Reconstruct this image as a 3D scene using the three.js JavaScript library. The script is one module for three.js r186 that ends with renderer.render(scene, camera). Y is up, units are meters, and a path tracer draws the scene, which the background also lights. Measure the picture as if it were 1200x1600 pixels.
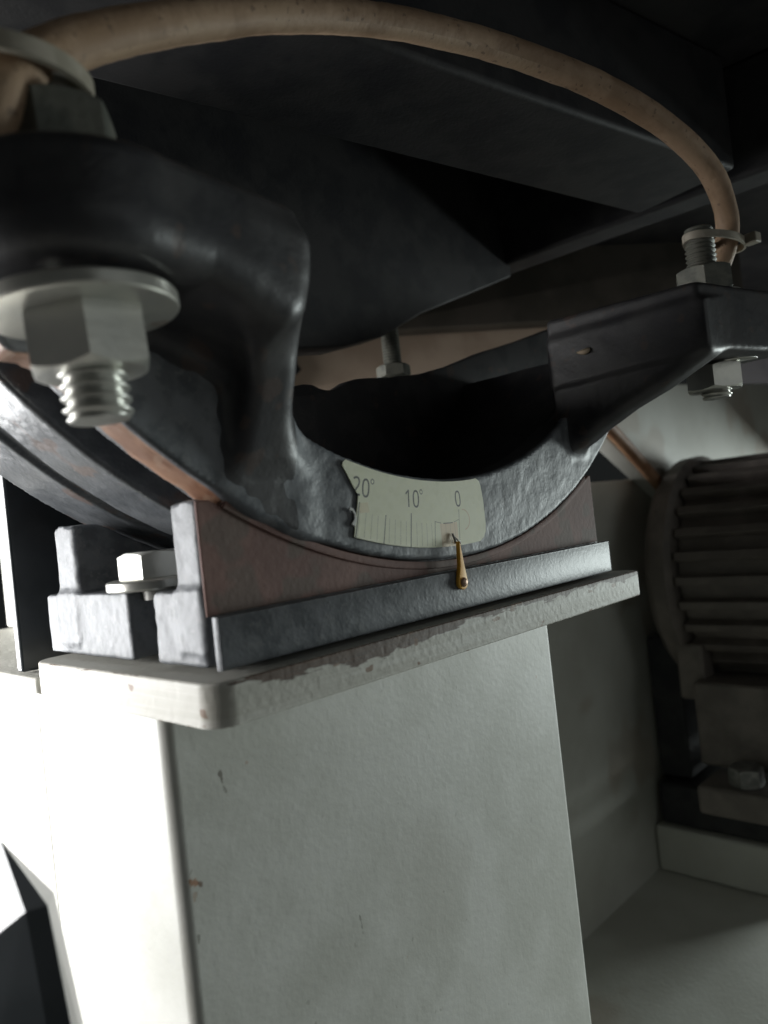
import * as THREE from 'three';
import { mergeGeometries, mergeVertices, toCreasedNormals } from 'three/addons/utils/BufferGeometryUtils.js';
import { RoundedBoxGeometry } from 'three/addons/geometries/RoundedBoxGeometry.js';
import { ConvexGeometry } from 'three/addons/geometries/ConvexGeometry.js';
import { RectAreaLightUniformsLib } from 'three/addons/lights/RectAreaLightUniformsLib.js';

// ------------------------------------------------------------------ camera, light, exposure
const scene = new THREE.Scene();
const camera = new THREE.PerspectiveCamera(68.86, 768 / 1024, 0.01, 40);
camera.rotation.order = 'YXZ';
camera.rotation.set(0.0126, -0.7984, -0.1091);
camera.position.set(-0.0998, 0.0323, 0.1601);
camera.focus = 0.27; camera.userData.fStop = 12;
scene.add(camera);
scene.background = new THREE.Color().setRGB(0.010, 0.011, 0.011);
const renderer = new THREE.WebGLRenderer({ antialias: true });
renderer.setSize(768, 1024);
renderer.toneMapping = THREE.LinearToneMapping;
renderer.toneMappingExposure = 1.0;
renderer.shadowMap.enabled = true;
RectAreaLightUniformsLib.init();
function areaLight(w, h, intensity, color, pos, target) {
  const l = new THREE.RectAreaLight(color, intensity, w, h);
  l.position.set(...pos); l.lookAt(...target); scene.add(l);
  return l;
}
// daylight from the open side of the workshop, to the left and behind the pedestal; and an added dim fill behind the camera, for sheen on the nuts
areaLight(0.52, 0.55, 34, new THREE.Color(1.0, 0.99, 0.97), [-0.8, 0.26, -0.46], [0, 0.26, -0.46]);
areaLight(1.3, 1.2, 15, new THREE.Color(0.98, 0.99, 1.0), [-1.02, -0.22, -2.05], [-0.03, 0.05, -0.05]);
areaLight(0.6, 0.8, 23, new THREE.Color(0.90, 1.0, 0.975), [1.9, 0.0, 0.55], [0.1, -0.02, 0]);
areaLight(1.6, 0.8, 0.5, new THREE.Color(0.95, 1.0, 0.98), [0.5, 0.3, 1.8], [0.1, 0.02, 0]);

// ------------------------------------------------------------------ helpers (all geometry is written in millimetres)
function rng(seed) { let s = seed >>> 0; return () => { s = (s + 0x6D2B79F5) | 0; let t = Math.imul(s ^ (s >>> 15), 1 | s); t = (t + Math.imul(t ^ (t >>> 7), 61 | t)) ^ t; return ((t ^ (t >>> 14)) >>> 0) / 4294967296; }; }
function hash3(x, y, z) { let h = Math.imul(x, 374761393) ^ Math.imul(y, 668265263) ^ Math.imul(z, 2147483647 ^ 0x5bd1e995); h = Math.imul(h ^ (h >>> 13), 1274126177); return ((h ^ (h >>> 16)) >>> 0) / 4294967296; }
const fade = t => t * t * (3 - 2 * t);
function noise3(x, y, z) {
  const X = Math.floor(x), Y = Math.floor(y), Z = Math.floor(z), u = fade(x - X), v = fade(y - Y), w = fade(z - Z);
  const L = (a, b, t) => a + (b - a) * t;
  return L(L(L(hash3(X, Y, Z), hash3(X + 1, Y, Z), u), L(hash3(X, Y + 1, Z), hash3(X + 1, Y + 1, Z), u), v),
    L(L(hash3(X, Y, Z + 1), hash3(X + 1, Y, Z + 1), u), L(hash3(X, Y + 1, Z + 1), hash3(X + 1, Y + 1, Z + 1), u), v), w) * 2 - 1;
}
function tileNoise(x, y, period, seed) {            // periodic value noise, 0..1
  const X = Math.floor(x), Y = Math.floor(y), u = fade(x - X), v = fade(y - Y), m = a => ((a % period) + period) % period;
  const h = (a, b) => hash3(m(a), m(b), seed);
  const a = h(X, Y), b = h(X + 1, Y), c = h(X, Y + 1), d = h(X + 1, Y + 1);
  return a + (b - a) * u + (c - a) * v + (a - b - c + d) * u * v;
}
function fbm(u, v, base, oct, seed) { let s = 0, a = 0.5, n = 0; for (let o = 0; o < oct; o++) { const p = base << o; s += a * tileNoise(u * p, v * p, p, seed + o * 17); n += a; a *= 0.55; } return s / n; }
function dataTex(size, f, srgb, tile) {
  const d = new Uint8Array(size * size * 4);
  for (let j = 0; j < size; j++) for (let i = 0; i < size; i++) {
    const c = f(i / size, j / size), k = (j * size + i) * 4;
    if (typeof c === 'number') { d[k] = d[k + 1] = d[k + 2] = Math.max(0, Math.min(255, c * 255)); }
    else for (let q = 0; q < 3; q++) { const l = Math.max(0, Math.min(1, c[q])); d[k + q] = 255 * (l <= 0.0031308 ? 12.92 * l : 1.055 * Math.pow(l, 1 / 2.4) - 0.055); }
    d[k + 3] = 255;
  }
  const t = new THREE.DataTexture(d, size, size);
  t.wrapS = t.wrapT = THREE.RepeatWrapping; t.magFilter = THREE.LinearFilter; t.minFilter = THREE.LinearMipmapLinearFilter; t.generateMipmaps = true;
  if (srgb) t.colorSpace = THREE.SRGBColorSpace;
  t.repeat.set(1 / tile, 1 / tile); t.needsUpdate = true;
  return t;
}
const mix = (a, b, t) => a.map((v, i) => v + (b[i] - v) * t);
const sstep = (a, b, x) => { const t = Math.max(0, Math.min(1, (x - a) / (b - a))); return t * t * (3 - 2 * t); };

// box-projected uv in metres; geometry comes in mm
function fin(g, crease) {
  if (crease !== undefined) g = toCreasedNormals(g, crease);
  if (g.index) g = g.toNonIndexed();
  g.scale(0.001, 0.001, 0.001);
  const p = g.attributes.position, uv = new Float32Array(p.count * 2);
  const a = new THREE.Vector3(), b = new THREE.Vector3(), c = new THREE.Vector3(), n = new THREE.Vector3();
  for (let i = 0; i < p.count; i += 3) {
    a.fromBufferAttribute(p, i); b.fromBufferAttribute(p, i + 1); c.fromBufferAttribute(p, i + 2);
    n.copy(b).sub(a).cross(c.clone().sub(a));
    const ax = Math.abs(n.x), ay = Math.abs(n.y), az = Math.abs(n.z);
    for (let k = 0; k < 3; k++) {
      const v = [a, b, c][k];
      const q = ax > ay && ax > az ? [v.z + 0.3, v.y] : ay > az ? [v.x, v.z + 0.7] : [v.x, v.y];
      uv[(i + k) * 2] = q[0]; uv[(i + k) * 2 + 1] = q[1];
    }
  }
  g.setAttribute('uv', new THREE.BufferAttribute(uv, 2));
  return g;
}
const used = {};
function numbered(name) { const n = used[name] = (used[name] ?? -1) + 1; return n ? `${name}_${String(n).padStart(3, '0')}` : name; }
function mesh(name, geo, mat, parent, label) {
  const m = new THREE.Mesh(geo, mat); m.name = name; m.castShadow = m.receiveShadow = true;
  if (label) m.userData.label = label;
  parent.add(m); return m;
}
function thing(name, label, category, pos = [0, 0, 0], turn = 0, group) {
  const o = new THREE.Group(); o.name = numbered(name); o.position.set(pos[0] / 1000, pos[1] / 1000, pos[2] / 1000); o.rotation.y = turn;
  o.userData = { label, category }; if (group) o.userData.group = group;
  scene.add(o); return o;
}
function slab(x0, x1, y0, y1, z0, z1, r = 0.8, seg = 2) {
  const g = new RoundedBoxGeometry(x1 - x0, y1 - y0, z1 - z0, seg, r); g.translate((x0 + x1) / 2, (y0 + y1) / 2, (z0 + z1) / 2); return g;
}
function shapeOf(pts) { const s = new THREE.Shape(); pts.forEach(([x, y], i) => i ? s.lineTo(x, y) : s.moveTo(x, y)); s.closePath(); return s; }
function extrude(shape, depth, bevel = 0.6, seg = 2, curve = 24) {
  return new THREE.ExtrudeGeometry(shape, { depth: depth - 2 * bevel, bevelEnabled: bevel > 0, bevelThickness: bevel, bevelSize: bevel, bevelOffset: -bevel, bevelSegments: seg, curveSegments: curve }).translate(0, 0, bevel);
}
function roundRect(x0, x1, y0, y1, r) {
  const s = new THREE.Shape(), [a, b, c, d] = Array.isArray(r) ? r : [r, r, r, r];
  s.moveTo(x0 + a, y0); s.lineTo(x1 - b, y0); s.absarc(x1 - b, y0 + b, b, -Math.PI / 2, 0); s.lineTo(x1, y1 - c); s.absarc(x1 - c, y1 - c, c, 0, Math.PI / 2);
  s.lineTo(x0 + d, y1); s.absarc(x0 + d, y1 - d, d, Math.PI / 2, Math.PI); s.lineTo(x0, y0 + a); s.absarc(x0 + a, y0 + a, a, Math.PI, 1.5 * Math.PI); return s;
}

// ------------------------------------------------------------------ materials
const castBump = dataTex(512, (u, v) => 0.55 * fbm(u, v, 24, 3, 3) + 0.45 * Math.pow(fbm(u, v, 48, 2, 9), 1.5), false, 0.05);
const roughBump = dataTex(512, (u, v) => { const a = fbm(u, v, 16, 4, 21); const streak = tileNoise(u * 12, v * 40, 1000, 5); return 0.7 * a + 0.3 * Math.pow(fbm(u, v, 40, 2, 77), 2); }, false, 0.04);
const paintBump = dataTex(512, (u, v) => 0.7 * fbm(u, v, 32, 3, 31) + 0.3 * fbm(u, v, 6, 3, 33), false, 0.06);
const fineBump = dataTex(256, (u, v) => fbm(u, v, 16, 4, 41), false, 0.02);
function tinted(a, b, base, seed, tile, lo = 0.35, hi = 0.65, spots) {
  return dataTex(512, (u, v) => {
    let c = mix(a, b, sstep(lo, hi, fbm(u, v, base, 5, seed)));
    if (spots) { const s = fbm(u, v, spots.base, 3, seed + 200); c = mix(c, spots.color, sstep(spots.at, spots.at + spots.soft, s) * (spots.amount ?? 1)); }
    return c;
  }, true, tile);
}
const M = {};
M.castShaded = new THREE.MeshPhysicalMaterial({ map: tinted([0.028, 0.028, 0.031], [0.046, 0.045, 0.046], 8, 51, 0.09, 0.35, 0.65, { base: 12, at: 0.68, soft: 0.06, color: [0.075, 0.050, 0.041], amount: 0.6 }), roughness: 0.42, bumpMap: castBump, bumpScale: 0.00008, specularIntensity: 0.9 });  // darker copy of castGrey: shade on ears, ribs and bowl put into the colour
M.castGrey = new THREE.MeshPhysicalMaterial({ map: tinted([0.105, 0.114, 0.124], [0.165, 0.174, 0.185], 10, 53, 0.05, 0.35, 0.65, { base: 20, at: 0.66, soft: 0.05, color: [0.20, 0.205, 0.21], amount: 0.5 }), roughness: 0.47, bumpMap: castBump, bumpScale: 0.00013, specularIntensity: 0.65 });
M.primer = new THREE.MeshStandardMaterial({ map: tinted([0.155, 0.083, 0.070], [0.225, 0.128, 0.106], 6, 61, 0.08, 0.3, 0.7, { base: 7, at: 0.54, soft: 0.12, color: [0.125, 0.095, 0.078], amount: 0.75 }), roughness: 0.75, bumpMap: fineBump, bumpScale: 0.00008 });
M.wornEdge = new THREE.MeshStandardMaterial({ map: tinted([0.22, 0.105, 0.060], [0.33, 0.18, 0.11], 8, 67, 0.05, 0.3, 0.7, { base: 14, at: 0.64, soft: 0.05, color: [0.36, 0.25, 0.18], amount: 0.4 }), roughness: 0.45, bumpMap: fineBump, bumpScale: 0.00006 });
M.black = new THREE.MeshPhysicalMaterial({ map: tinted([0.028, 0.028, 0.031], [0.046, 0.045, 0.046], 6, 71, 0.12), roughness: 0.55, specularIntensity: 0.5, bumpMap: castBump, bumpScale: 0.00012 });
M.zinc = new THREE.MeshStandardMaterial({ map: tinted([0.56, 0.56, 0.52], [0.66, 0.65, 0.59], 3, 81, 0.05, 0.3, 0.7, { base: 6, at: 0.72, soft: 0.08, color: [0.34, 0.22, 0.15], amount: 0.6 }), metalness: 0.75, roughness: 0.3, bumpMap: fineBump, bumpScale: 0.00003 });
M.zincDark = new THREE.MeshStandardMaterial({ map: tinted([0.20, 0.20, 0.19], [0.34, 0.33, 0.31], 6, 83, 0.03), metalness: 0.55, roughness: 0.45, bumpMap: fineBump, bumpScale: 0.0001 });
M.cream = new THREE.MeshPhysicalMaterial({ map: tinted([0.50, 0.50, 0.455], [0.58, 0.575, 0.53], 4, 91, 0.16, 0.3, 0.7, { base: 40, at: 0.84, soft: 0.03, color: [0.26, 0.23, 0.19], amount: 0.5 }), roughness: 0.55, bumpMap: paintBump, bumpScale: 0.00045, clearcoat: 0.15, clearcoatRoughness: 0.5 });
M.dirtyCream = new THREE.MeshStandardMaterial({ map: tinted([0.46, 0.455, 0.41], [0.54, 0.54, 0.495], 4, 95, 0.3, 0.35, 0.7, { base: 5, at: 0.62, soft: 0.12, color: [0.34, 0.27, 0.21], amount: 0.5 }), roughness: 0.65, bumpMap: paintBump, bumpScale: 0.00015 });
const MK = [[10.3, -32.3], [-0.6, -56.5], [54.7, -93], [-1.4, -71.2]];
const marks = [];                                  // stains and scratches on the column, metres in the uv of its front face
{
  const r = rng(77), put = (x, y, a, b, rot, col, k) => marks.push({ x: (x - 90) / 1000, y: (y + 450) / 1000, a, b, rot, col, k });
  const D = [0.13, 0.115, 0.09], O = [0.34, 0.16, 0.075];
  put(MK[0][0], MK[0][1], 0.0008, 0.0032, 0.25, D, 0.8); put(MK[0][0] + 1.2, MK[0][1] - 4, 0.0006, 0.0014, 0.5, D, 0.55);
  put(MK[1][0], MK[1][1], 0.0017, 0.0022, 0.3, O, 0.85); put(MK[1][0] + 1.3, MK[1][1] - 0.8, 0.0009, 0.0013, 0.1, [0.16, 0.11, 0.08], 0.8); put(MK[1][0] - 0.5, MK[1][1] - 3.2, 0.0006, 0.002, 0.1, [0.4, 0.27, 0.18], 0.5); put(MK[1][0] - 0.8, MK[1][1] + 3.3, 0.0003, 0.0012, -0.5, D, 0.6);
  put(MK[2][0], MK[2][1], 0.00035, 0.0038, 0.12, [0.2, 0.2, 0.17], 0.7); put(MK[3][0], MK[3][1], 0.0004, 0.0012, 0, D, 0.6);
  for (let i = 0; i < 70; i++) put(-2 + r() * 180, -16 - r() * 190, 0.0002 + 0.0005 * r() * r(), 0.0003 + 0.0012 * r() * r(), r() * 1.2 - 0.6, r() < 0.3 ? O : D, 0.15 + 0.3 * r());
}
M.column = new THREE.MeshPhysicalMaterial({ map: dataTex(2048, (u, v) => {
  let c = mix([0.49, 0.49, 0.445], [0.575, 0.575, 0.535], sstep(0.3, 0.7, fbm(u, v, 20, 5, 171)));
  c = mix(c, [0.44, 0.43, 0.385], 0.4 * sstep(0.55, 0.75, fbm(u, v, 7, 4, 173)));
  const x = u * 0.5, y = v * 0.5;
  for (const m of marks) {
    const X = ((x - m.x + 0.75) % 0.5) - 0.25, Y = y - m.y; if (Math.abs(X) > 0.006 || Math.abs(Y) > 0.006) continue;
    const ct = Math.cos(m.rot), st = Math.sin(m.rot), e = Math.hypot((X * ct + Y * st) / m.a, (Y * ct - X * st) / m.b) + 2.4 * (fbm(u * 8 % 1, v * 8 % 1, 40, 3, 175) - 0.5);
    c = mix(c, m.col, m.k * sstep(1.05, 0.7, e));
  }
  return c;
}, true, 0.5), roughness: 0.55, bumpMap: paintBump, bumpScale: 0.0001, clearcoat: 0.15, clearcoatRoughness: 0.5 });
M.darkenedSteel = new THREE.MeshStandardMaterial({ map: tinted([0.10, 0.105, 0.09], [0.16, 0.16, 0.135], 6, 87, 0.03), metalness: 0.4, roughness: 0.55, bumpMap: fineBump, bumpScale: 0.0001 });  // on the upper nuts and stud end, the table shade is in this colour
M.concrete = new THREE.MeshStandardMaterial({ map: tinted([0.15, 0.145, 0.135], [0.22, 0.215, 0.20], 6, 99, 0.6), roughness: 0.85 });
M.hose = new THREE.MeshStandardMaterial({ map: tinted([0.32, 0.21, 0.13], [0.45, 0.31, 0.205], 5, 101, 0.05, 0.3, 0.7, { base: 22, at: 0.74, soft: 0.04, color: [0.10, 0.066, 0.046], amount: 0.5 }), roughness: 0.62, bumpMap: fineBump, bumpScale: 0.00015 });
M.tie = new THREE.MeshStandardMaterial({ map: tinted([0.32, 0.29, 0.23], [0.42, 0.38, 0.31], 5, 103, 0.02), roughness: 0.55 });
M.motor = new THREE.MeshPhysicalMaterial({ map: tinted([0.14, 0.12, 0.105], [0.22, 0.19, 0.168], 6, 107, 0.15, 0.3, 0.7), roughness: 0.55, bumpMap: castBump, bumpScale: 0.0004 });
M.tan = new THREE.MeshStandardMaterial({ map: tinted([0.36, 0.275, 0.21], [0.46, 0.365, 0.285], 4, 109, 0.2), roughness: 0.7 });
M.brownDark = new THREE.MeshStandardMaterial({ map: tinted([0.055, 0.048, 0.038], [0.085, 0.074, 0.06], 5, 113, 0.2), roughness: 0.7 });
M.pipe = new THREE.MeshStandardMaterial({ map: tinted([0.26, 0.13, 0.07], [0.34, 0.19, 0.11], 5, 117, 0.06), roughness: 0.6 });
M.pointer = new THREE.MeshPhysicalMaterial({ map: tinted([0.86, 0.42, 0.03], [0.92, 0.5, 0.07], 6, 121, 0.02), roughness: 0.5 });
M.darkSteel = new THREE.MeshPhysicalMaterial({ map: tinted([0.020, 0.026, 0.030], [0.035, 0.042, 0.047], 5, 127, 0.08), roughness: 0.32, bumpMap: fineBump, bumpScale: 0.00002, clearcoat: 0.4, clearcoatRoughness: 0.3 });
M.copper = new THREE.MeshStandardMaterial({ map: tinted([0.34, 0.20, 0.13], [0.48, 0.32, 0.22], 6, 131, 0.02), metalness: 0.4, roughness: 0.4 });

// ------------------------------------------------------------------ cast shapes: a distance field meshed as surface nets
function netMesh(sdf, lo, hi, cell) {
  const nx = Math.ceil((hi[0] - lo[0]) / cell) + 1, ny = Math.ceil((hi[1] - lo[1]) / cell) + 1, nz = Math.ceil((hi[2] - lo[2]) / cell) + 1;
  const F = new Float32Array(nx * ny * nz), I = (i, j, k) => i + nx * (j + ny * k);
  for (let k = 0; k < nz; k++) for (let j = 0; j < ny; j++) for (let i = 0; i < nx; i++) F[I(i, j, k)] = sdf(lo[0] + i * cell, lo[1] + j * cell, lo[2] + k * cell);
  const id = new Int32Array(nx * ny * nz).fill(-1), P = [], N = [];
  const E = [[0, 1], [2, 3], [4, 5], [6, 7], [0, 2], [1, 3], [4, 6], [5, 7], [0, 4], [1, 5], [2, 6], [3, 7]];
  const v = new Float32Array(8);
  for (let k = 0; k < nz - 1; k++) for (let j = 0; j < ny - 1; j++) for (let i = 0; i < nx - 1; i++) {
    let m = 0;
    for (let c = 0; c < 8; c++) { v[c] = F[I(i + (c & 1), j + ((c >> 1) & 1), k + (c >> 2))]; if (v[c] < 0) m |= 1 << c; }
    if (m === 0 || m === 255) continue;
    let x = 0, y = 0, z = 0, n = 0;
    for (const [a, b] of E) if ((v[a] < 0) !== (v[b] < 0)) { const t = v[a] / (v[a] - v[b]); x += (a & 1) + t * ((b & 1) - (a & 1)); y += ((a >> 1) & 1) + t * (((b >> 1) & 1) - ((a >> 1) & 1)); z += (a >> 2) + t * ((b >> 2) - (a >> 2)); n++; }
    id[I(i, j, k)] = P.length / 3; P.push(lo[0] + (i + x / n) * cell, lo[1] + (j + y / n) * cell, lo[2] + (k + z / n) * cell);
  }
  const e = cell * 0.6;
  for (let q = 0; q < P.length; q += 3) {
    const [x, y, z] = [P[q], P[q + 1], P[q + 2]];
    const gx = sdf(x + e, y, z) - sdf(x - e, y, z), gy = sdf(x, y + e, z) - sdf(x, y - e, z), gz = sdf(x, y, z + e) - sdf(x, y, z - e), l = Math.hypot(gx, gy, gz) || 1;
    N.push(gx / l, gy / l, gz / l);
  }
  const T = [];
  const quad = (a, b, c, d, flip) => { if (a < 0 || b < 0 || c < 0 || d < 0) return; flip ? T.push(a, c, b, a, d, c) : T.push(a, b, c, a, c, d); };
  for (let k = 1; k < nz - 1; k++) for (let j = 1; j < ny - 1; j++) for (let i = 1; i < nx - 1; i++) {
    const s = F[I(i, j, k)] < 0;
    if (s !== F[I(i + 1, j, k)] < 0) quad(id[I(i, j - 1, k - 1)], id[I(i, j, k - 1)], id[I(i, j, k)], id[I(i, j - 1, k)], !s);
    if (s !== F[I(i, j + 1, k)] < 0) quad(id[I(i - 1, j, k - 1)], id[I(i - 1, j, k)], id[I(i, j, k)], id[I(i, j, k - 1)], !s);
    if (s !== F[I(i, j, k + 1)] < 0) quad(id[I(i - 1, j - 1, k)], id[I(i, j - 1, k)], id[I(i, j, k)], id[I(i - 1, j, k)], !s);
  }
  return { P, N, T };
}
function pick(net, test) {                      // the part of a net where the field test(x, y, z) is above 0 (true / false work too)
  const pos = [], nor = [], { P, N } = net, F = new Float32Array(P.length / 3);
  for (let i = 0; i < F.length; i++) { const v = test(P[i * 3], P[i * 3 + 1], P[i * 3 + 2]); F[i] = v === true ? 1 : v === false ? -1 : v; }
  for (let t = 0; t < net.T.length; t += 3) {
    const q = [net.T[t], net.T[t + 1], net.T[t + 2]], poly = [];
    if (F[q[0]] <= 0 && F[q[1]] <= 0 && F[q[2]] <= 0) continue;
    for (let k = 0; k < 3; k++) {
      const a = q[k], b = q[(k + 1) % 3], get = (i, j, w) => { const o = []; for (const S of [P, N]) for (let c = 0; c < 3; c++) o.push(S[i * 3 + c] + (S[j * 3 + c] - S[i * 3 + c]) * w); return o; };
      if (F[a] > 0) poly.push(get(a, a, 0));
      if ((F[a] > 0) !== (F[b] > 0)) poly.push(a < b ? get(a, b, F[a] / (F[a] - F[b])) : get(b, a, F[b] / (F[b] - F[a])));
    }
    for (let k = 2; k < poly.length; k++) for (const v of [poly[0], poly[k - 1], poly[k]]) { pos.push(v[0], v[1], v[2]); nor.push(v[3], v[4], v[5]); }
  }
  const g = new THREE.BufferGeometry();
  g.setAttribute('position', new THREE.Float32BufferAttribute(pos, 3)); g.setAttribute('normal', new THREE.Float32BufferAttribute(nor, 3));
  return fin(g);
}
const smin = (a, b, k) => { const h = Math.max(k - Math.abs(a - b), 0) / k; return Math.min(a, b) - h * h * k * 0.25; };
const smax = (a, b, k) => -smin(-a, -b, k);
const box2 = (x, y, x0, x1, y0, y1, r) => { const dx = Math.abs(x - (x0 + x1) / 2) - (x1 - x0) / 2 + r, dy = Math.abs(y - (y0 + y1) / 2) - (y1 - y0) / 2 + r; return Math.hypot(Math.max(dx, 0), Math.max(dy, 0)) + Math.min(Math.max(dx, dy), 0) - r; };
const lin = (pts, x) => { if (x <= pts[0][0]) return pts[0][1]; for (let i = 1; i < pts.length; i++) if (x <= pts[i][0]) { const [a, b] = [pts[i - 1], pts[i]]; return a[1] + (b[1] - a[1]) * (x - a[0]) / (b[0] - a[0]); } return pts[pts.length - 1][1]; };

const CX = 99.5, CY = 193.5;                    // centre of the tilting arc
const rearTop = [[60, 84], [100, 93], [114, 96], [119, 96], [123, 94.6], [127, 94], [132, 94.4], [137, 96.6], [141, 98.8], [146, 100.2], [154, 101.2], [172, 102.8], [192, 105.6], [220, 112.5], [249, 122], [290, 133], [330, 145]];
function sdEarLeft(x, y, z) {
  let p = smax(box2(x, z, -33, 14.2, -12, 70, 2.5), (z - 41.5 + 0.17 * (x + 33)) * 0.985, 5);
  p = smin(p, Math.hypot(x + 33, z - 18) - 23.5, 1);
  return smax(smax(p, y - 105.4 - 0.02 * (x + 10), 3), (84.5 - lin([[-13, 0], [-4, 3], [8, 7]], x) - y) * 0.9, 8);
}
function sdRibLeft(x, y, z) {
  const f = lin([[46, -7], [52, 1], [58, 6.5], [64, 11.5], [72, 18], [82, 24.5], [90, 29.5], [98, 32]], y), zc = Math.max(0, z);
  return smax(smax(Math.abs(x - 21.6 + 0.40 * zc) - 7.6, (z - f) * 0.8, 5), Math.max(-6 - z, y - 97), 2);
}
function sdEarRight(x, y, z) {
  const p = smax(box2(x, z, 178, 238, -5, 90, 3), (z - 60 - 0.245 * (x - 181)) * 0.97, 2.5);
  return smax(p, Math.max(81.5 + 0.02 * (z - 30) - y, y - 108.7 + 0.03 * z), 2);
}
function sdRibRight(x, y, z) {
  const g = lin([[-12, 47], [0, 52], [7, 55.3], [15, 60], [27, 65.8], [41, 71], [55, 77.5], [64, 82]], z);
  let s = Math.abs(x - 185.4) - 7.4 + 0.06 * Math.max(0, Math.sin(z * 1.25 + 0.8 * Math.sin(z * 0.31)) * sstep(100, 75, y));
  return smax(smax(s, (g - y) * 0.9, 6), Math.max(z - 61, y - 100, -5 - z), 2);
}
function sdTrunnion(x, y, z) {
  const r = Math.hypot(x - CX, y - CY);
  let ring = box2(r, z, 149, 176, -12, 0, 1.2);
  let d;
  if (z < 2) {
    let sad = box2(r, z, 158, 175.6, -96, -3, 2);
    sad = smax(sad, -box2(r, z, 162, 185, -31.5, -15.5, 2), 1.5);
    sad = smax(sad, -box2(r, z, 171.5, 185, -68, -57, 1.5), 2.5);
    sad = smax(sad, -box2(r, z, 173.8, 185, -100, -66, 0.5), 1);
    ring = smin(ring, sad, 1.5);
    ring = smax(ring, y - 102, 1);
  } else ring = smax(ring, y - 102, 1);
  ring = smin(ring, Math.max(box2(x, z, -42, 22, -12, -1, 2), box2(x, y, -42, 22, 76, 96, 3)), 4);
  d = smin(smin(ring, sdRibLeft(x, y, z), 12), sdEarLeft(x, y, z), 8);
  d = smin(d, smin(sdRibRight(x, y, z), sdEarRight(x, y, z), 3), 4);
  if (Math.abs(d) < 4) { const k = z > 2 ? 0.35 : 0.7; d += k * (0.22 * noise3(x / 7, y / 7, z / 7) + 0.1 * noise3(x / 2.6, y / 2.6, z / 2.6)); }
  return d;
}

// ------------------------------------------------------------------ the pedestal
const pedestal = thing('machine_pedestal', 'cream painted square machine pedestal with rust-edged top flange under the dark cradle', 'pedestal', [90, -450, -60]);
const at0 = g => g.translate(-90, 450, 60);
{
  // column: rounded rectangle, stains drawn where the photograph has them
  const col = new THREE.ExtrudeGeometry(roundRect(-5, 180, 20, 103.8, [3.5, 3, 0.5, 0.5]), { depth: 437.5, bevelEnabled: false, curveSegments: 10 });
  col.rotateX(-Math.PI / 2); col.translate(0, -450, 0);       // shape y -> -z
  mesh('column', fin(at0(col), 0.6), M.column, pedestal);
  const fl = extrude(roundRect(-7, 212, -8.5, 100, [7, 3, 3, 7]), 11, 0.8, 3, 12); fl.rotateX(-Math.PI / 2); fl.translate(0, -12, 0);
  const top = dataTex(1024, (u, v) => {              // 0.22 m around, v up the 11 mm edge (see uv below)
    const c = mix([0.49, 0.475, 0.42], [0.57, 0.56, 0.51], sstep(0.3, 0.7, fbm(u, v, 8, 4, 141)));
    const edge = 0.99 + (fbm(u, 0.3, 14, 6, 143) - 0.5) * 0.8 * sstep(0.2, 0.36, u) + 0.22 * (fbm(u, v * 0.2, 60, 3, 147) - 0.5) - 0.22 * sstep(0.28, 0.42, u) * sstep(0.95, 0.55, u) - 0.06 * sstep(0.3, 0.36, u);
    let k = sstep(edge - 0.02, edge + 0.03, v);
    let o = mix(c, mix([0.13, 0.075, 0.045], [0.07, 0.05, 0.04], fbm(u, v, 40, 3, 149)), k);
    const chips = fbm(u, v * 0.06, 48, 3, 151); o = mix(o, [0.22, 0.14, 0.09], sstep(0.74, 0.78, chips) * 0.9);
    return o;
  }, true, 1);
  top.repeat.set(1 / 0.33, 1 / 0.011);
  M.flange = new THREE.MeshPhysicalMaterial({ map: top, roughness: 0.6, bumpMap: paintBump, bumpScale: 0.0002 });
  const g = fin(at0(fl), 0.5);
  const p = g.attributes.position, uv = g.attributes.uv;
  for (let i = 0; i < p.count; i++) {
    const x = p.getX(i) * 1000 + 90, y = p.getY(i) * 1000 - 450, z = p.getZ(i) * 1000 - 60;
    const sAl = Math.abs(x + 7) < Math.abs(z - 8.5) && x < 8 ? (z + 100) : 108.5 + (x + 7); uv.setXY(i, sAl / 1000, (y + 12) / 1000);
  }
  const split = up => { const P = [], N = [], U = []; for (let i = 0; i < p.count; i += 3) { const ny = (g.attributes.normal.getY(i) + g.attributes.normal.getY(i + 1) + g.attributes.normal.getY(i + 2)) / 3; if ((Math.abs(ny) > 0.8) !== up) continue; for (let k = i; k < i + 3; k++) { P.push(p.getX(k), p.getY(k), p.getZ(k)); N.push(g.attributes.normal.getX(k), g.attributes.normal.getY(k), g.attributes.normal.getZ(k)); up ? U.push(p.getX(k), p.getZ(k)) : U.push(uv.getX(k), uv.getY(k)); } } const o = new THREE.BufferGeometry(); o.setAttribute('position', new THREE.Float32BufferAttribute(P, 3)); o.setAttribute('normal', new THREE.Float32BufferAttribute(N, 3)); o.setAttribute('uv', new THREE.Float32BufferAttribute(U, 2)); return o; };
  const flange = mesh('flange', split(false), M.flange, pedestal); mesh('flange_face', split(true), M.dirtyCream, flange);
  mesh('added_riser', fin(at0(slab(62, 179, -7, 84, -328, -124, 2)), 0.6), M.cream, pedestal);  // unseen block added to keep the left daylight off motor and wall
  mesh('rear_frame', fin(at0(slab(-5, 180, -450, -7.5, -330, -104, 1)), 0.6), M.cream, pedestal);
}

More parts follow.
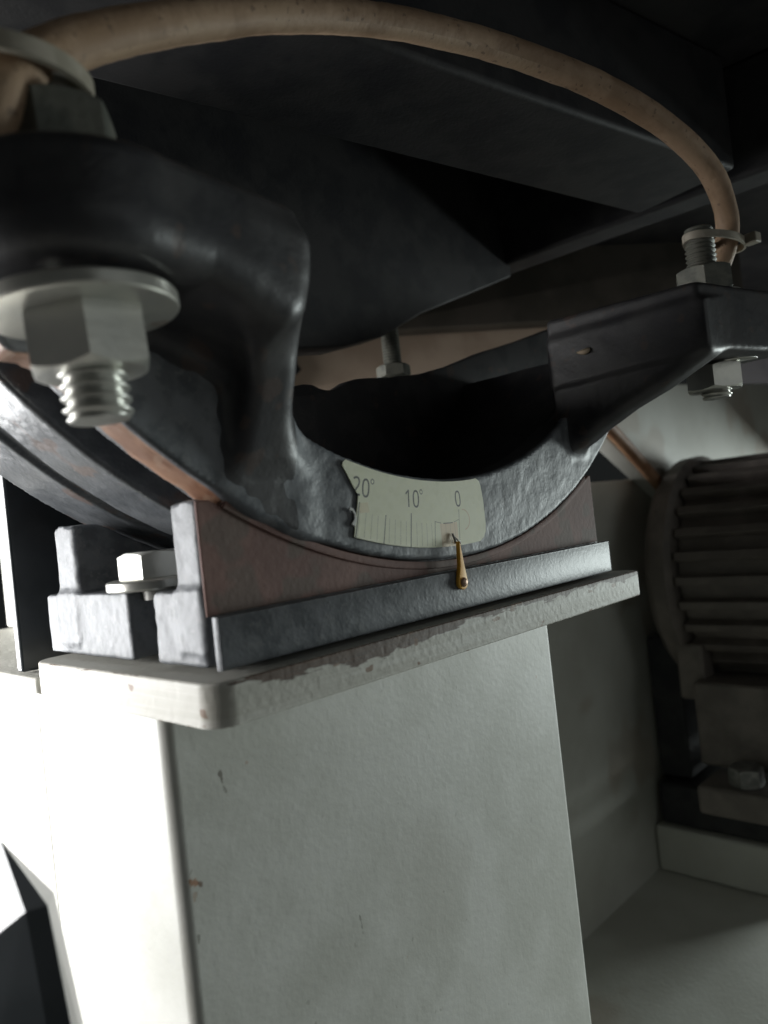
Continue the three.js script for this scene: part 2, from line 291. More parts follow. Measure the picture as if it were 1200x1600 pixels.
// ------------------------------------------------------------------ the cradle
const cradle = thing('tilt_cradle', 'dark grey cast cradle with two arched walls bolted on top of the cream pedestal', 'cradle', [100, 0, -50]);
const at1 = g => g.translate(-100, 0, 50), at1m = g => g.translate(-0.1, 0, 0.05);
{
  // one casting with a bolt notch in its left end, split into base and walls
  const sdCradle = (x, y, z) => {
    const r = Math.hypot(x - CX, y - CY), r2 = r;
    let d = Math.max(box2(x, z, 0, 200, -101, -3.2, 1.5), box2(y, z, 0.6, 20, -101, -3.2, 1.5));
    const notch = Math.max(box2(x, z, -20, 17, -42, -28.5, 5));
    d = smax(d, -notch, 1.5);
    const front = smax(Math.max(box2(y, z, 5, 43, -15.5, -2.4, 1.6), box2(x, z, 0.3, 197, -15.5, -2.4, 1.6)), 178.4 - r, 1);
    const back = smax(Math.max(box2(y, z, 5, 42, -91, -75, 2.4), box2(x, z, 0.3, 197, -91, -75, 2.4)), 176.4 - r, 1);
    d = smin(d, Math.min(front, back), 3);
    if (Math.abs(d) < 4) d += 0.14 * noise3(x / 6, y / 6, z / 6) + 0.12 * noise3(x / 2.1, y / 2.1, z / 2.1);
    return d;
  };
  const cn = netMesh(sdCradle, [-3, -2, -105], [203, 46, 2], 1.1);
  mesh('base', at1m(pick(cn, (x, y, z) => 19.5 - y)), M.castGrey, cradle);
  mesh('front_wall', at1m(pick(cn, (x, y, z) => Math.min(y - 19.5, z + 30))), M.castGrey, cradle);
  mesh('back_wall', at1m(pick(cn, (x, y, z) => Math.min(y - 19.5, -30 - z))), M.castGrey, cradle);
  const strip = extrude(shapeOf([[0, 0], [199, 0], [199, 13.2], [0, 13.2]]), 3, 0.8, 2); strip.translate(0.4, 0.2, -0.8);
  mesh('front_strip', fin(at1(strip), 0.6), M.castGrey, cradle, 'rough dark grey painted strip along the foot of the cradle');
  const wallShape = (x0, x1, yb, yt, R) => {
    const sh = new THREE.Shape(), X = Math.sqrt(R * R - (CY - yt) ** 2), a = Math.asin((CY - yt) / R);
    sh.moveTo(x0, yb); sh.lineTo(x1, yb); sh.lineTo(x1, yt); sh.lineTo(CX + X, yt);
    sh.absarc(CX, CY, R, -a, -(Math.PI - a), true);
    sh.lineTo(x0, yt); sh.closePath(); return sh;
  };
  const web = extrude(wallShape(0.3, 196.6, 13.5, 42.4, 178.6), 1.2, 0.3, 1, 64); web.translate(0, 0, -2.9);
  mesh('wall_face', fin(at1(web), 0.6), M.primer, cradle, 'brown primer coated face of the front wall');
  // worn rim that follows the arc
  const rim = new THREE.Shape(), a0 = Math.PI + 0.62, a1 = 2 * Math.PI - 0.66;
  rim.absarc(CX, CY, 178.9, Math.PI + 1.03, 2 * Math.PI - 1.03, false); rim.absarc(CX, CY, 176.4, 2 * Math.PI - 1.03, Math.PI + 1.03, true); rim.closePath();
  const rg = extrude(rim, 2.2, 0.5, 2, 96); rg.translate(0, 0, -3.1);
  mesh('wall_rim', fin(at1(rg), 0.6), M.primer, cradle, 'brown rim along the arched top of the front wall');
  // pointer: folded brass-coloured needle with its screw
  const tipS = new THREE.Shape();
  tipS.moveTo(-0.35, 13.6); tipS.lineTo(0.35, 13.6); tipS.lineTo(1.5, 5.5); tipS.lineTo(2.35, 1.0); tipS.absarc(0, 0, 2.5, 0.35, Math.PI - 0.35, true); tipS.lineTo(-1.3, 5.5); tipS.closePath();
  const pg = extrude(tipS, 1.4, 0.35, 2, 14);
  { const q = pg.attributes.position; for (let i = 0; i < q.count; i++) { const y = q.getY(i), x = q.getX(i); q.setZ(i, q.getZ(i) - 0.16 * Math.max(0, y - 9) + (y > 2.5 ? 0.35 * Math.abs(x) * 0 + Math.max(0, 0.7 - 0.5 * Math.abs(x)) : 0)); } pg.computeVertexNormals(); }
  pg.rotateZ(-0.02); pg.translate(94.8, 9.4, 2.3);
  const ptr = mesh('pointer', fin(at1(pg), 0.5), M.pointer, cradle, 'orange tapered pointer aimed at the 0 mark of the scale');
  const tip = new THREE.TubeGeometry(new THREE.CatmullRomCurve3([[95.0, 22.4, 1.9], [95.2, 23.6, 1.7], [95.0, 24.8, 1.4], [94.9, 25.8, 1.2]].map(q => new THREE.Vector3(...q))), 10, 0.4, 8);
  const hook = new THREE.TubeGeometry(new THREE.CatmullRomCurve3([[95.2, 24.6, 1.5], [96.4, 23.4, 1.9], [97.6, 22.9, 1.7], [98.2, 22.2, 1.4]].map(q => new THREE.Vector3(...q))), 10, 0.28, 8);
  mesh('pointer_tip', fin(at1(mergeGeometries([tip, hook]))), M.zincDark, ptr, 'dark bent tip of the pointer');
  const sc = new THREE.SphereGeometry(1.6, 20, 10, 0, Math.PI * 2, 0, Math.PI / 2); sc.rotateX(Math.PI / 2); sc.scale(1, 1, 0.6); sc.translate(94.7, 9.4, 3.9);
  mesh('screw', fin(at1(sc)), M.copper, ptr);
}

// ------------------------------------------------------------------ the trunnion (arc casting, ears, ribs, scale)
const trunnion = thing('table_trunnion', 'black cast iron trunnion with two ears and a degree scale, seated in the cradle', 'trunnion', [99.5, 60, -45]);
const at2 = g => g.translate(-99.5 / 1000, -60 / 1000, 45 / 1000);
{
  const net = netMesh(sdTrunnion, [-66, 8, -102], [250, 116, 80], 1.15);
  const earL = (x, y, z) => Math.min(40 - x, y - 83, z + 13), earR = (x, y, z) => Math.min(x - 172, y - 81, z + 13), ear = (x, y, z) => Math.max(earL(x, y, z), earR(x, y, z));
  const ribL = (x, y, z) => Math.min(30 - x, z - 0.9 - 0.35 * noise3(x / 4, y / 4, 9)), ribR = (x, y, z) => Math.max(Math.min(x - 172, z - 1.2), Math.min(x - 176, y - 67, z + 13)), ribs = (x, y, z) => Math.max(ribL(x, y, z), ribR(x, y, z));
  const rest = (x, y, z) => Math.min(-ear(x, y, z), -ribs(x, y, z)), rad = (x, y) => Math.hypot(x - CX, y - CY);
  const inner = (x, y, z) => Math.min(-2 - z, 168 - rad(x, y)), rimF = (x, y, z) => Math.min(-2 - z, z + 12.5 + 2 * noise3(x / 5, y / 5, 3) + noise3(x / 2, y / 2, 5), rad(x, y) - 172);
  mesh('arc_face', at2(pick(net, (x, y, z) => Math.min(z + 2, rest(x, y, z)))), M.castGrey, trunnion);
  mesh('arc_saddle', at2(pick(net, (x, y, z) => Math.min(-2 - z, rest(x, y, z), -inner(x, y, z), -rimF(x, y, z)))), M.saddle = new THREE.MeshPhysicalMaterial({ map: tinted([0.105, 0.114, 0.124], [0.165, 0.174, 0.185], 8, 161, 0.07, 0.3, 0.7, { base: 8, at: 0.64, soft: 0.08, color: [0.17, 0.115, 0.095], amount: 0.7 }), roughness: 0.34, bumpMap: castBump, bumpScale: 0.0002, clearcoat: 0.4, clearcoatRoughness: 0.25 }), trunnion);
  mesh('worn_rim', at2(pick(net, (x, y, z) => Math.min(rest(x, y, z), rimF(x, y, z)))), M.wornEdge, trunnion, 'rubbed orange brown rim of the arc');
  const rs = new THREE.Shape();
  for (let i = 0; i <= 60; i++) { const q = Math.PI * (1.24 + 0.56 * i / 60), X = CX + 172 * Math.cos(q), Y = CY + 172 * Math.sin(q); i ? rs.lineTo(X, Y) : rs.moveTo(X, Y); }
  for (const [x, y] of [[250, 92], [330, 100], ...rearTop.slice().reverse(), [10, 84]]) rs.lineTo(x, y);
  rs.closePath();
  const rw = extrude(rs, 8, 1, 2); rw.translate(0, 0, -96);
  mesh('rear_web', at2(fin(rw, 0.6)), M.castShaded, trunnion);
  mesh('inner_bowl', at2(pick(net, (x, y, z) => Math.min(rest(x, y, z), inner(x, y, z)))), M.castShaded, trunnion);
  mesh('ear', at2(pick(net, earL)), M.castShaded, trunnion, 'rounded left ear of the trunnion');
  mesh('ear', at2(pick(net, earR)), M.castShaded, trunnion, 'squared right ear of the trunnion');
  mesh('rib', at2(pick(net, (x, y, z) => Math.min(ribL(x, y, z), -ear(x, y, z)))), M.castShaded, trunnion);
  mesh('rib', at2(pick(net, (x, y, z) => Math.min(ribR(x, y, z), -ear(x, y, z)))), M.castShaded, trunnion);
}
{
  // scale label: printed sheet, mm in the plane of the arc face
  const X0 = 44, Y0 = 18, W = 74, H = 36, S = 26, cv = document.createElement('canvas'); cv.width = W * S; cv.height = H * S;
  const c = cv.getContext('2d'), px = (x, y) => [(x - X0) * S, (Y0 + H - y) * S];
  c.fillStyle = '#dbdcc0'; c.fillRect(0, 0, cv.width, cv.height);
  const rnd = rng(5);
  for (let i = 0; i < 900; i++) { c.fillStyle = rnd() < 0.5 ? 'rgba(150,150,110,0.05)' : 'rgba(225,225,195,0.05)'; const r = 4 + rnd() * 40; c.beginPath(); c.ellipse(rnd() * cv.width, rnd() * cv.height, r, r * 0.7, rnd() * 3, 0, 7); c.fill(); }
  c.fillStyle = 'rgba(222,196,165,0.75)'; { const [a, b] = px(89.5, 29.5); c.fillRect(a, b, 9 * S, 8 * S); }
  c.fillStyle = 'rgba(214,196,160,0.5)'; { const [a, b] = px(53.5, 38.5); c.fillRect(a, b, 4 * S, 3 * S); }
  c.strokeStyle = 'rgba(190,160,120,0.6)'; c.lineWidth = 10; c.beginPath(); { const [a, b] = px(102, 30); c.arc(a, b, 3.5 * S, -1.6, 1.4); } c.stroke();
  const line = (x0, y0, x1, y1, w, col) => { c.strokeStyle = col; c.lineWidth = w * S; c.beginPath(); c.moveTo(...px(x0, y0)); c.lineTo(...px(x1, y1)); c.stroke(); };
  line(100.2, 33.6, 98.9, 22.0, 0.22, 'rgba(84,80,60,0.9)'); line(87.2, 30.6, 86.0, 22.4, 0.26, '#50503f'); line(76.1, 34.0, 74.2, 22.8, 0.42, '#35372f'); line(64.5, 34.2, 62.1, 24.8, 0.36, '#3f4136'); line(53.9, 38.8, 50.8, 28.4, 0.5, '#3b3d33');
  line(87.3, 30.4, 90.2, 29.7, 0.2, '#66624c'); line(91.3, 29.5, 96.2, 29.4, 0.3, '#4a4438'); line(97, 29.6, 99.5, 30.2, 0.18, '#7a745c');
  for (let d = 0; d < 20; d++) { if (d % 5 === 0) continue; const x = 99.4 - 2.42 * d - 0.005 * d * d, dx = x - CX, yb = CY - Math.sqrt(171.5 ** 2 - dx * dx), k = 8.2 / 171; line(x, yb, x - dx * k * 0.9, yb + 7.4, 0.16, d < 5 ? 'rgba(110,108,84,0.35)' : 'rgba(95,95,78,0.62)'); }
  const text = (t, x, y, rot, h, deg) => { c.save(); c.translate(...px(x, y)); c.rotate(rot); c.fillStyle = '#1e201b'; c.textAlign = 'center'; c.textBaseline = 'middle'; c.font = `${h * S}px sans-serif`; c.scale(0.86, 1); c.fillText(t, 0, 0); if (deg) { const w = c.measureText(t).width; c.font = `${h * 0.75 * S}px sans-serif`; c.fillStyle = '#6a6b5c'; c.fillText('°', w / 2 + 0.9 * S, -0.15 * h * S); } c.restore(); };
  text('20', 55.3, 43.2, 0.22, 7.9, true); text('10', 77.2, 38.5, 0.10, 7.7, true); text('0', 100.3, 37.2, 0.0, 7.5, false);
  const tex = new THREE.CanvasTexture(cv); tex.colorSpace = THREE.SRGBColorSpace; tex.anisotropy = 8;
  const s = new THREE.Shape();
  const arc = (r, x0, x1, n) => { const o = []; for (let i = 0; i <= n; i++) { const x = x0 + (x1 - x0) * i / n; o.push([x, CY - Math.sqrt(r * r - (x - CX) ** 2)]); } return o; };
  const pts = [[49.0, 50.9], [48.6, 50.0], [50.2, 47.2], [52.2, 43.4], [53.7, 40.9], [53.4, 39.6], [52.9, 37.6], [51.6, 33.0], [50.3, 28.9], ...arc(172, 50.6, 110.4, 40), [112.6, 23.0], [114.0, 25.0], [114.5, 27.6], [114.5, 36], [113.9, 41.0], [113.2, 42.9], [111.4, 43.9], ...arc(150.2, 110, 50.2, 40)];
  pts.forEach(([x, y], i) => i ? s.lineTo(x, y) : s.moveTo(x, y)); s.closePath();
  const g = new THREE.ExtrudeGeometry(s, { depth: 0.35, bevelEnabled: false }); g.translate(0, 0, 0.35);
  const gg = fin(g), p = gg.attributes.position, uv = gg.attributes.uv;
  for (let i = 0; i < p.count; i++) uv.setXY(i, (p.getX(i) * 1000 - X0) / W, (p.getY(i) * 1000 - Y0) / H);
  mesh('scale_label', at2(gg), new THREE.MeshStandardMaterial({ map: tex, roughness: 0.5, bumpMap: fineBump, bumpScale: 0.00008 }), trunnion, 'pale green-cream scale sticker printed 20°, 10°, 0 with a torn left end');
  const chip = extrude(shapeOf([[49.6, 37.6], [51.0, 37.0], [51.8, 35.6], [51.9, 33.8], [50.9, 31.6], [49.6, 32.6], [50.9, 33.9], [51.1, 35.2], [50.4, 36.4], [49.2, 36.7]]), 0.5, 0.1, 1); chip.translate(0, 0, 0.5);
  mesh('paper_scrap', at2(fin(chip, 0.5)), new THREE.MeshStandardMaterial({ color: new THREE.Color().setRGB(0.62, 0.62, 0.6), roughness: 0.8 }), trunnion, 'torn white paper scrap left of the scale');
}

// ------------------------------------------------------------------ fasteners
function hexNut(af, h, hole, chamferTop = true, chamferBottom = true) {
  const nA = 120, r0 = af / 2 * 0.97, tan = 0.58, P = [], T = [];
  const hexR = t => { const k = ((t % (Math.PI / 3)) + Math.PI / 3) % (Math.PI / 3) - Math.PI / 6; return (af / 2) / Math.cos(k); };
  const rows = [];
  const yTop = r => chamferTop ? h - Math.max(0, r - r0) * tan : h, yBot = r => chamferBottom ? Math.max(0, r - r0) * tan : 0;
  for (let i = 0; i < nA; i++) {
    const t = i / nA * 2 * Math.PI, R = hexR(t), rr = Math.min(r0, R), ct = Math.cos(t), st = Math.sin(t);
    rows.push([[hole, yBot(0)], [rr, yBot(rr)], [R - 0.12, yBot(R)], [R, yBot(R) + 0.12], [R, yTop(R) - 0.12], [R - 0.12, yTop(R)], [rr, yTop(rr)], [hole, yTop(0)]].map(([r, y]) => [r * ct, y, r * st]));
  }
  const m = rows[0].length, tri = (a, b, c) => P.push(...a, ...b, ...c);
  for (let i = 0; i < nA; i++) for (let j = 0; j < m; j++) { const a = rows[i][j], b = rows[(i + 1) % nA][j], c = rows[(i + 1) % nA][(j + 1) % m], d = rows[i][(j + 1) % m]; tri(a, c, b); tri(a, d, c); }
  const g = new THREE.BufferGeometry(); g.setAttribute('position', new THREE.Float32BufferAttribute(P, 3)); g.computeVertexNormals();
  return toCreasedNormals(g, 0.5);
}
function thread(r, len, pitch, depth) {            // real helix with a chamfered lower end, from y = 0 up
  const nA = 40, nY = Math.ceil(len / pitch * 10), P = [], idx = [];
  for (let j = 0; j <= nY; j++) for (let i = 0; i <= nA; i++) {
    const t = i / nA * 2 * Math.PI, y = len * j / nY, ph = ((y / pitch - i / nA) % 1 + 1) % 1, tri = Math.abs(ph * 2 - 1);
    let R = r - depth * Math.min(1, Math.max(0, tri * 1.3 - 0.15)); R = Math.min(R, r - depth * 0.9 + y * 0.9, r - depth * 0.9 + (len - y) * 0.9);
    P.push(R * Math.cos(t), y, R * Math.sin(t));
  }
  for (let j = 0; j < nY; j++) for (let i = 0; i < nA; i++) { const a = j * (nA + 1) + i, b = a + 1, c = a + nA + 2, d = a + nA + 1; idx.push(a, c, b, a, d, c); }
  const g = new THREE.BufferGeometry(); g.setAttribute('position', new THREE.Float32BufferAttribute(P, 3)); g.setIndex(idx); g.computeVertexNormals();
  const lo = new THREE.CircleGeometry(r - depth * 0.9, nA); lo.rotateX(Math.PI / 2); const hi = new THREE.CircleGeometry(r - depth * 0.9, nA); hi.rotateX(-Math.PI / 2); hi.translate(0, len, 0);
  const out = [g, lo, hi].map(q => { const w = q.index ? q.toNonIndexed() : q; w.deleteAttribute('uv'); return w; });
  return mergeGeometries(out);
}
function washerGeo(ri, ro, t, dish = 0) {
  const e = Math.min(0.6, t * 0.3), pr = [[ri, 0], [ro - e * 1.6, dish], [ro - e * 0.5, dish + e * 0.35], [ro, dish + e], [ro, dish + t - e], [ro - e * 0.5, dish + t - e * 0.3], [ro - e * 1.6, dish + t], [ri, t], [ri, 0]];
  return toCreasedNormals(new THREE.LatheGeometry(pr.map(([a, b]) => new THREE.Vector2(a, b)), 72), 0.6);
}
function clampBolt(label, pos, parts) {
  const t = thing('clamp_stud', label, 'bolt', pos, 0, 'studs that clamp the trunnion ears to the table');
  mesh('threaded_stud', fin(parts.stud), M.zinc, t);
  if (parts.top) mesh('stud_end', fin(parts.top), M.darkenedSteel, t, 'upper end of the stud, darkened for the shade under the table');
  for (const [name, g, m, lab] of parts.list) mesh(name, fin(g), m, t, lab);
  if (parts.tilt) t.quaternion.setFromAxisAngle(new THREE.Vector3(-0.71, 0, 0.69).normalize(), parts.tilt);
  return t;
}
clampBolt('thick zinc stud through the rounded left ear, wide washer and hex nut beneath it', [-32, 56, 19.5], {
  tilt: 0.055, stud: thread(6.6, 72, 2.3, 1.05).translate(0, 2, 0),
  list: [['hex_nut', hexNut(21.2, 12.6, 5.2).rotateY(0.079).translate(0, 11.2, 0), M.zinc], ['flat_washer', washerGeo(5.5, 18.6, 3.4, 0).translate(0, 22.8, 0), M.zinc, 'wide dished washer under the left ear'],
    ['flat_washer', washerGeo(5.5, 15, 2.4).translate(0, 49.3, 0), M.zinc], ['hex_nut', hexNut(21.6, 11.5, 5.2).rotateY(-0.15).translate(0, 51.8, 0), M.darkenedSteel]],
});
clampBolt('thinner-looking zinc stud through the squared right ear, its nut above the motor', [222, 68, 46], {
  stud: thread(6.0, 52, 1.9, 0.9), top: thread(6.0, 19, 1.9, 0.9).translate(0, 52.2, 0),
  list: [['hex_nut', hexNut(20.5, 10.5, 5.2).rotateY(0.34).translate(-1, 2.6 + 0.6, 0), M.zinc], ['spring_washer', washerGeo(6.2, 13.2, 4.4, 0).rotateZ(0.05).translate(4.5, 13.9, 3), M.zinc],
    ['flat_washer', washerGeo(6.2, 14, 2.2).translate(0, 40.6, 0), M.zinc], ['hex_nut', hexNut(20.5, 11, 5.2).rotateY(0.40).translate(0, 43, 0), M.darkenedSteel]],
});
{
  const t = thing('hold_down_bolt', 'flat hex head bolt with washer lying in the open left end of the cradle', 'bolt', [9, 20.4, -40]);
  mesh('washer', fin(washerGeo(5, 14.5, 3.2)), M.zinc, t);
  const head = hexNut(18.5, 7.6, 0.01, true, false); mesh('hex_head', fin(head.rotateY(0.68).translate(0, 3.2, 0)), M.zinc, t);
  mesh('shank', fin(new THREE.CylinderGeometry(5, 5, 3, 24).translate(0, -1.6, 0)), M.zincDark, t);
}

{
  const t = thing('wood_chip', 'tiny pale wood chip stuck on the side of the right arm', 'wood chip', [176.2, 91.5, 12.5]);
  const g = new THREE.IcosahedronGeometry(1, 2), q = g.attributes.position; for (let i = 0; i < q.count; i++) { const z = q.getZ(i); q.setXYZ(i, q.getX(i) * 0.9, q.getY(i) * (1.1 + 0.5 * z) + 0.5 * z * z, z * 3.2); }
  mesh('chip', fin(mergeVertices(g)), new THREE.MeshStandardMaterial({ color: new THREE.Color().setRGB(0.62, 0.5, 0.36), roughness: 0.8 }), t);
}

// ------------------------------------------------------------------ hose and its two cable ties
{
  const pts = [[-52, 104.4, 17], [-48.2, 111.9, 21], [-44.6, 119.1, 22], [-36.7, 128.9, 18.8], [-21.3, 141.9, 13.4], [7.8, 160.8, 7.7], [48.4, 179.9, 6.8], [88.2, 189.8, 12], [132.4, 192.7, 21.6], [174.4, 186.3, 35.9], [205.6, 175.5, 46.3], [231.3, 162.9, 50.9], [244, 147.4, 50.9], [246, 136.5, 48.6], [243, 122, 42], [240, 108, 36]];
  const curve = new THREE.CatmullRomCurve3(pts.map(p => new THREE.Vector3(...p)));
  const t = thing('air_hose', 'beige brown rubber hose arching across under the table', 'hose', [95, 110, 10]);
  const n = 160, m = 28, g = new THREE.TubeGeometry(curve, n, 4.9, m);
  const q = g.attributes.position, nn = g.attributes.normal;
  for (let i = 0; i < q.count; i++) { const x = q.getX(i), y = q.getY(i), z = q.getZ(i), d = 0.22 * noise3(x / 9, y / 9, z / 9) + 0.12 * noise3(x / 3, y / 3, z / 3); q.setXYZ(i, x + nn.getX(i) * d, y + nn.getY(i) * d, z + nn.getZ(i) * d); }
  g.computeVertexNormals();
  mesh('tube', fin(g.translate(-95, -110, -10)), M.hose, t);
}
function cableTie(label, pos, rot, a, b, w, headAt) {
  const t = thing('cable_tie', label, 'cable tie', pos, 0, 'cable ties holding the hose to the studs');
  const c = new THREE.EllipseCurve(0, 0, a, b, 0, Math.PI * 2), ps = c.getPoints(80), P = [], idx = [];
  const sec = [[0, -w / 2], [1.3, -w / 2], [1.3, w / 2], [0, w / 2]];
  for (const p of ps) { const l = Math.hypot(p.x, p.y), nx = p.x / l, ny = p.y / l; for (const [o, h] of sec) P.push(p.x + nx * o, h, p.y + ny * o); }
  for (let i = 0; i < 80; i++) for (let j = 0; j < 4; j++) { const A = i * 4 + j, B = i * 4 + (j + 1) % 4, C = (i + 1) * 4 + (j + 1) % 4, D = (i + 1) * 4 + j; idx.push(A, B, C, A, C, D); }
  let g = new THREE.BufferGeometry(); g.setAttribute('position', new THREE.Float32BufferAttribute(P, 3)); g.setIndex(idx); g.computeVertexNormals(); g = toCreasedNormals(g, 0.6);
  const q = new THREE.Euler(...rot);
  mesh('band', fin(g.applyMatrix4(new THREE.Matrix4().makeRotationFromEuler(q))), M.tie, t);
  const hd = new RoundedBoxGeometry(5, w * 1.5, 6, 2, 0.7); hd.translate(...headAt); hd.applyMatrix4(new THREE.Matrix4().makeRotationFromEuler(q));
  mesh('tie_head', fin(hd), M.tie, t);
}
cableTie('greyish plastic cable tie round the hose at the left stud', [-41, 123, 20], [0, 0.15, 0], 13, 9, 3.6, [-15, 0, 2]);
cableTie('thin plastic cable tie with square head round the hose at the right stud', [234, 135, 48], [0.0, -0.15, 0.0], 19, 8, 3.0, [14, 0.5, 9]);

// ------------------------------------------------------------------ table underside, above everything
{
  const turn = -0.177, t = thing('saw_table', 'black cast iron table underside with ribs overhead', 'table', [340, 200, -25], turn);
  // local frame: x along the front rib, z out to the viewer
  mesh('plate', fin(slab(-760, 560, 62.5, 82, -420, 380, 3)), M.black, t);
  mesh('rib', fin(slab(-760, 2, 0, 62.5, -6, 56, 3)), M.black, t, 'wide front rib');
  mesh('rib', fin(slab(2.5, 26, -1, 62.5, -430, 330, 3)), M.black, t, 'rib at the right').rotation.y = 0.22;
  mesh('rib', fin(slab(-760, 2, 20, 62.5, -260, -238, 3)), M.black, t);
  mesh('added_rear_apron', fin(slab(-560, 300, -82, 62, -440, -424, 3)), M.black, t);  // unseen, added to stop the back-left daylight reaching the ribs
  mesh('added_side_apron', fin(slab(560, 578, -150, 62, -300, 380, 3)), M.black, t);  // unseen, added to cut the right daylight on the upper wall
  mesh('added_side_apron', fin(slab(-610, -592, -92, 62, -560, 60, 3)), M.black, t);  // unseen, added to keep the left daylight off the table underside
  // web whose lower edge climbs to the right; written in world axes, then turned back into the table's frame
  const web = extrude(shapeOf([[20, 262], [20, 113], [83, 117.6], [137.6, 122.5], [177, 127.5], [208, 136], [244, 153.4], [345, 192], [352, 262]].map(([x, y]) => [x - 340, y - 200])), 22, 2, 3); web.translate(0, 0, -147 + 25);
  mesh('web', fin(web, 0.5), M.black, t).rotation.y = -turn;
}

// ------------------------------------------------------------------ what shows through and behind
{
  const t = thing('hanging_bolt', 'small dull bolt hanging in the lit gap behind the trunnion', 'bolt', [225, 112, -136]);
  mesh('threaded_stud', fin(thread(5.6, 34, 1.7, 0.8)), M.darkenedSteel, t);
  mesh('hex_nut', fin(hexNut(17.5, 7, 4.6).rotateY(0.3).translate(0, 4, 0)), M.darkenedSteel, t);
}
{
  const t = thing('rear_casting', 'tan painted casting seen in the gap behind the trunnion', 'casting', [330, 100, -330], -0.6);
  mesh('panel', fin(slab(-190, 260, -10, 108, -10, 0, 2)), M.tan, t);
  mesh('upper_panel', fin(slab(-190, 420, 95, 300, 0.5, 22, 2)), M.brownDark, t, 'dark brown upper panel');
  const bracket = extrude(roundRect(-62, -28, 50, 130, [14, 14, 2, 2]), 26, 3, 3); bracket.translate(0, 0, 2);
  mesh('lug', fin(bracket, 0.6), M.tan, t, 'rounded tan lug');
  const bar = new THREE.TorusGeometry(17, 3.6, 12, 30, Math.PI * 0.75); bar.rotateZ(1.5); bar.translate(2, 78, 12);
  mesh('hook', fin(bar), M.black, t, 'dark curved hook');
}
const wallT = thing('rear_housing', 'stained cream housing behind the pedestal on the right', 'housing', [480, -295, -200]);
const at3 = g => g.translate(-480, 295, 200);
{
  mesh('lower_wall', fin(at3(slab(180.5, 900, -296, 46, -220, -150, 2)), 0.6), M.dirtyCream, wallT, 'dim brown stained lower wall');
  // upper part stands proud, its lower edge runs down to the right
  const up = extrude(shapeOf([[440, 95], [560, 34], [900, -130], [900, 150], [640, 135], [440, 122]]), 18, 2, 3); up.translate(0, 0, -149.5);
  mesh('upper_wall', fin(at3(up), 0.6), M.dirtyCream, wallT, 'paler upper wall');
}
{
  const t = thing('rusty_pipe', 'rusty orange brown pipe running down toward the motor', 'pipe', [500, 60, -125]);
  const curve = new THREE.CatmullRomCurve3([[-80, 40, 8], [-20, 14, 2], [30, -14, 0], [80, -42, -4]].map(p => new THREE.Vector3(...p)));
  mesh('tube', fin(new THREE.TubeGeometry(curve, 30, 5.5, 16)), M.pipe, t);
}
{
  // motor: axis along z, finned barrel, end bell, foot
  const t = thing('electric_motor', 'dark brown finned electric motor on the right', 'motor', [582, -41, -24]);
  const R = 87;
  mesh('body', fin(new THREE.CylinderGeometry(R, R, 130, 64).rotateX(Math.PI / 2).translate(0, 0, -5)), M.motor, t);
  const fin1 = slab(R - 2, R + 9, -3.4, 3.4, -72, 56, 0.7, 1);
  const fg = fin(fin1);
  for (let i = 0; i < 30; i++) {
    const a = i / 30 * Math.PI * 2; if (Math.abs(Math.atan2(Math.sin(a + Math.PI / 2), Math.cos(a + Math.PI / 2))) < 0.35) continue;
    const f = mesh('cooling_fin', fg, M.motor, t); f.rotation.z = a;
  }
  const bell = new THREE.LatheGeometry([[0, -112], [40, -112], [72, -108], [92, -98], [100, -90], [101, -78], [95, -74], [84, -73], [84, -60]].map(([a, b]) => new THREE.Vector2(a, b)), 72); bell.rotateX(Math.PI / 2);
  mesh('end_bell', fin(bell, 0.7), M.motor, t);
  mesh('lug', fin(slab(-84, -62, -98, -52, -84, -62, 3)), M.motor, t);
  mesh('foot', fin(slab(-96, -50, -146, -80, -68, 50, 3)), M.motor, t);
  mesh('foot', fin(slab(50, 96, -146, -80, -68, 50, 3)), M.motor, t);
  mesh('foot_bolt', fin(hexNut(22, 14, 0.01).translate(-112, -150, -28)), M.zincDark, t);
  mesh('foot_plate', fin(slab(-128, 128, -172, -150.5, -60, 55, 3)), M.motor, t);
}
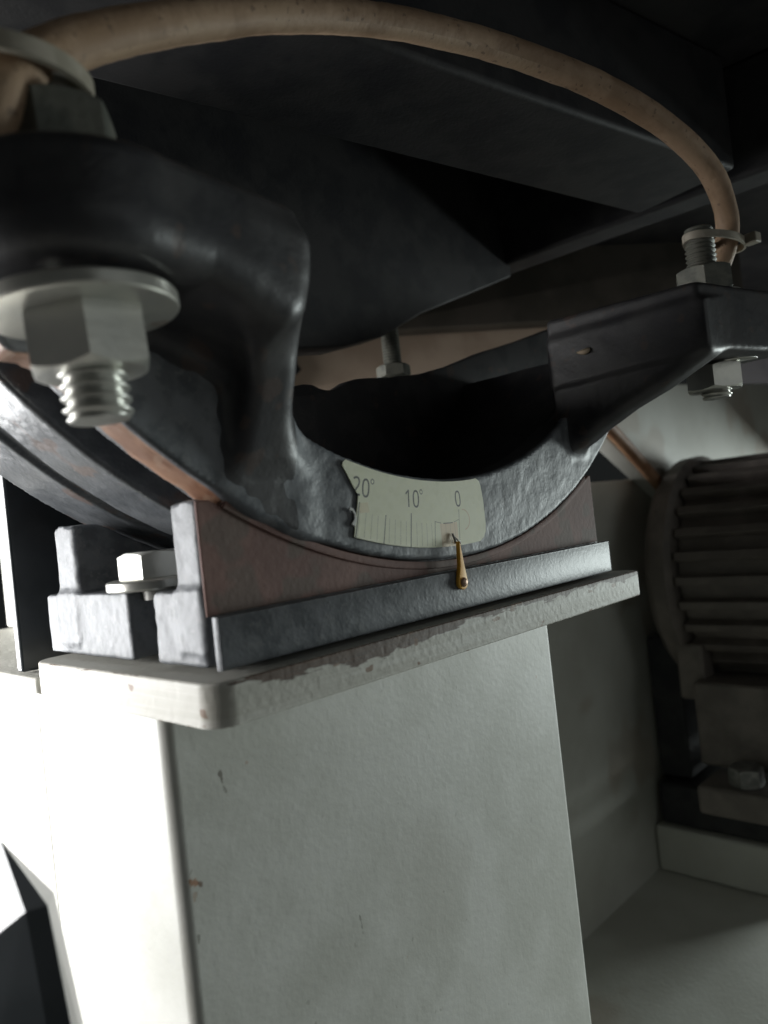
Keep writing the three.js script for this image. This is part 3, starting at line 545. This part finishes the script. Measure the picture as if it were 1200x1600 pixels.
{
  const t = thing('motor_mount', 'cream painted ledge with black plate carrying the motor', 'mount', [600, -295, -50]);
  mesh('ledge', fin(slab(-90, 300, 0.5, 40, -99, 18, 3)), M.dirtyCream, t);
  mesh('plate', fin(slab(-84, 300, 40.5, 76, -95, 14, 3)), M.black, t, 'black plate under the motor');
  mesh('bracket', fin(slab(-70, 300, 76.5, 200, -98, -70, 3)), M.black, t, 'black block added behind the motor foot to keep the gap dark');  // added block, stops light leaking through under the motor
}
{
  const t = thing('rear_bracket', 'dark upright plate at the far left behind the cradle', 'plate', [80, -7, -118]);
  mesh('plate', fin(slab(-84, 60, 0.2, 74, -5, 0, 1.2)), M.darkSteel, t);
}
{
  // block at lower left, mitred edge
  const P = [[-47.8, -37.8, -2.7], [-44.6, -37.0, 0.6], [-37.9, -41.3, -14.1], [-45.4, -28.3, -21.6], [-58, -52, -22], [-44.8, -86.7, -0.5], [-41.2, -87.3, 3.1], [-32.9, -99.6, -10.0], [-40, -99, -34], [-58, -99, -24]];
  const t = thing('angled_guard', 'dark angular metal guard at the lower left beside the bright pedestal face', 'guard', [-45, -95, -10]);
  const g = new ConvexGeometry(P.map(p => new THREE.Vector3(p[0] + 45, p[1] + 95, p[2] + 10)));
  mesh('block', fin(g), M.darkSteel, t);
}
{
  // added sheet, unseen left of the view: blocks the daylight except past its rear edge
  const t = thing('added_panel', 'black sheet added out of view beside the viewer to block daylight', 'panel', [-280, -295, 240]);
  mesh('sheet', fin(slab(-2, 2, 0.5, 560, -410, 500, 1)), M.black, t);
}
// machine base (to the right of the pedestal) and the workshop floor well below it
{
  const t = thing('plinth', 'flat cream painted plinth at the lower right, partly in shadow', 'plinth', [500, -330, 0]);
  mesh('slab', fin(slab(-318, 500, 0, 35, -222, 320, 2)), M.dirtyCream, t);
}
const ground = mesh('floor', fin(slab(-3000, 3000, -920, -900, -3000, 3000, 1)), M.concrete, scene); ground.userData = { label: 'grey concrete workshop floor', kind: 'structure' };

renderer.render(scene, camera);
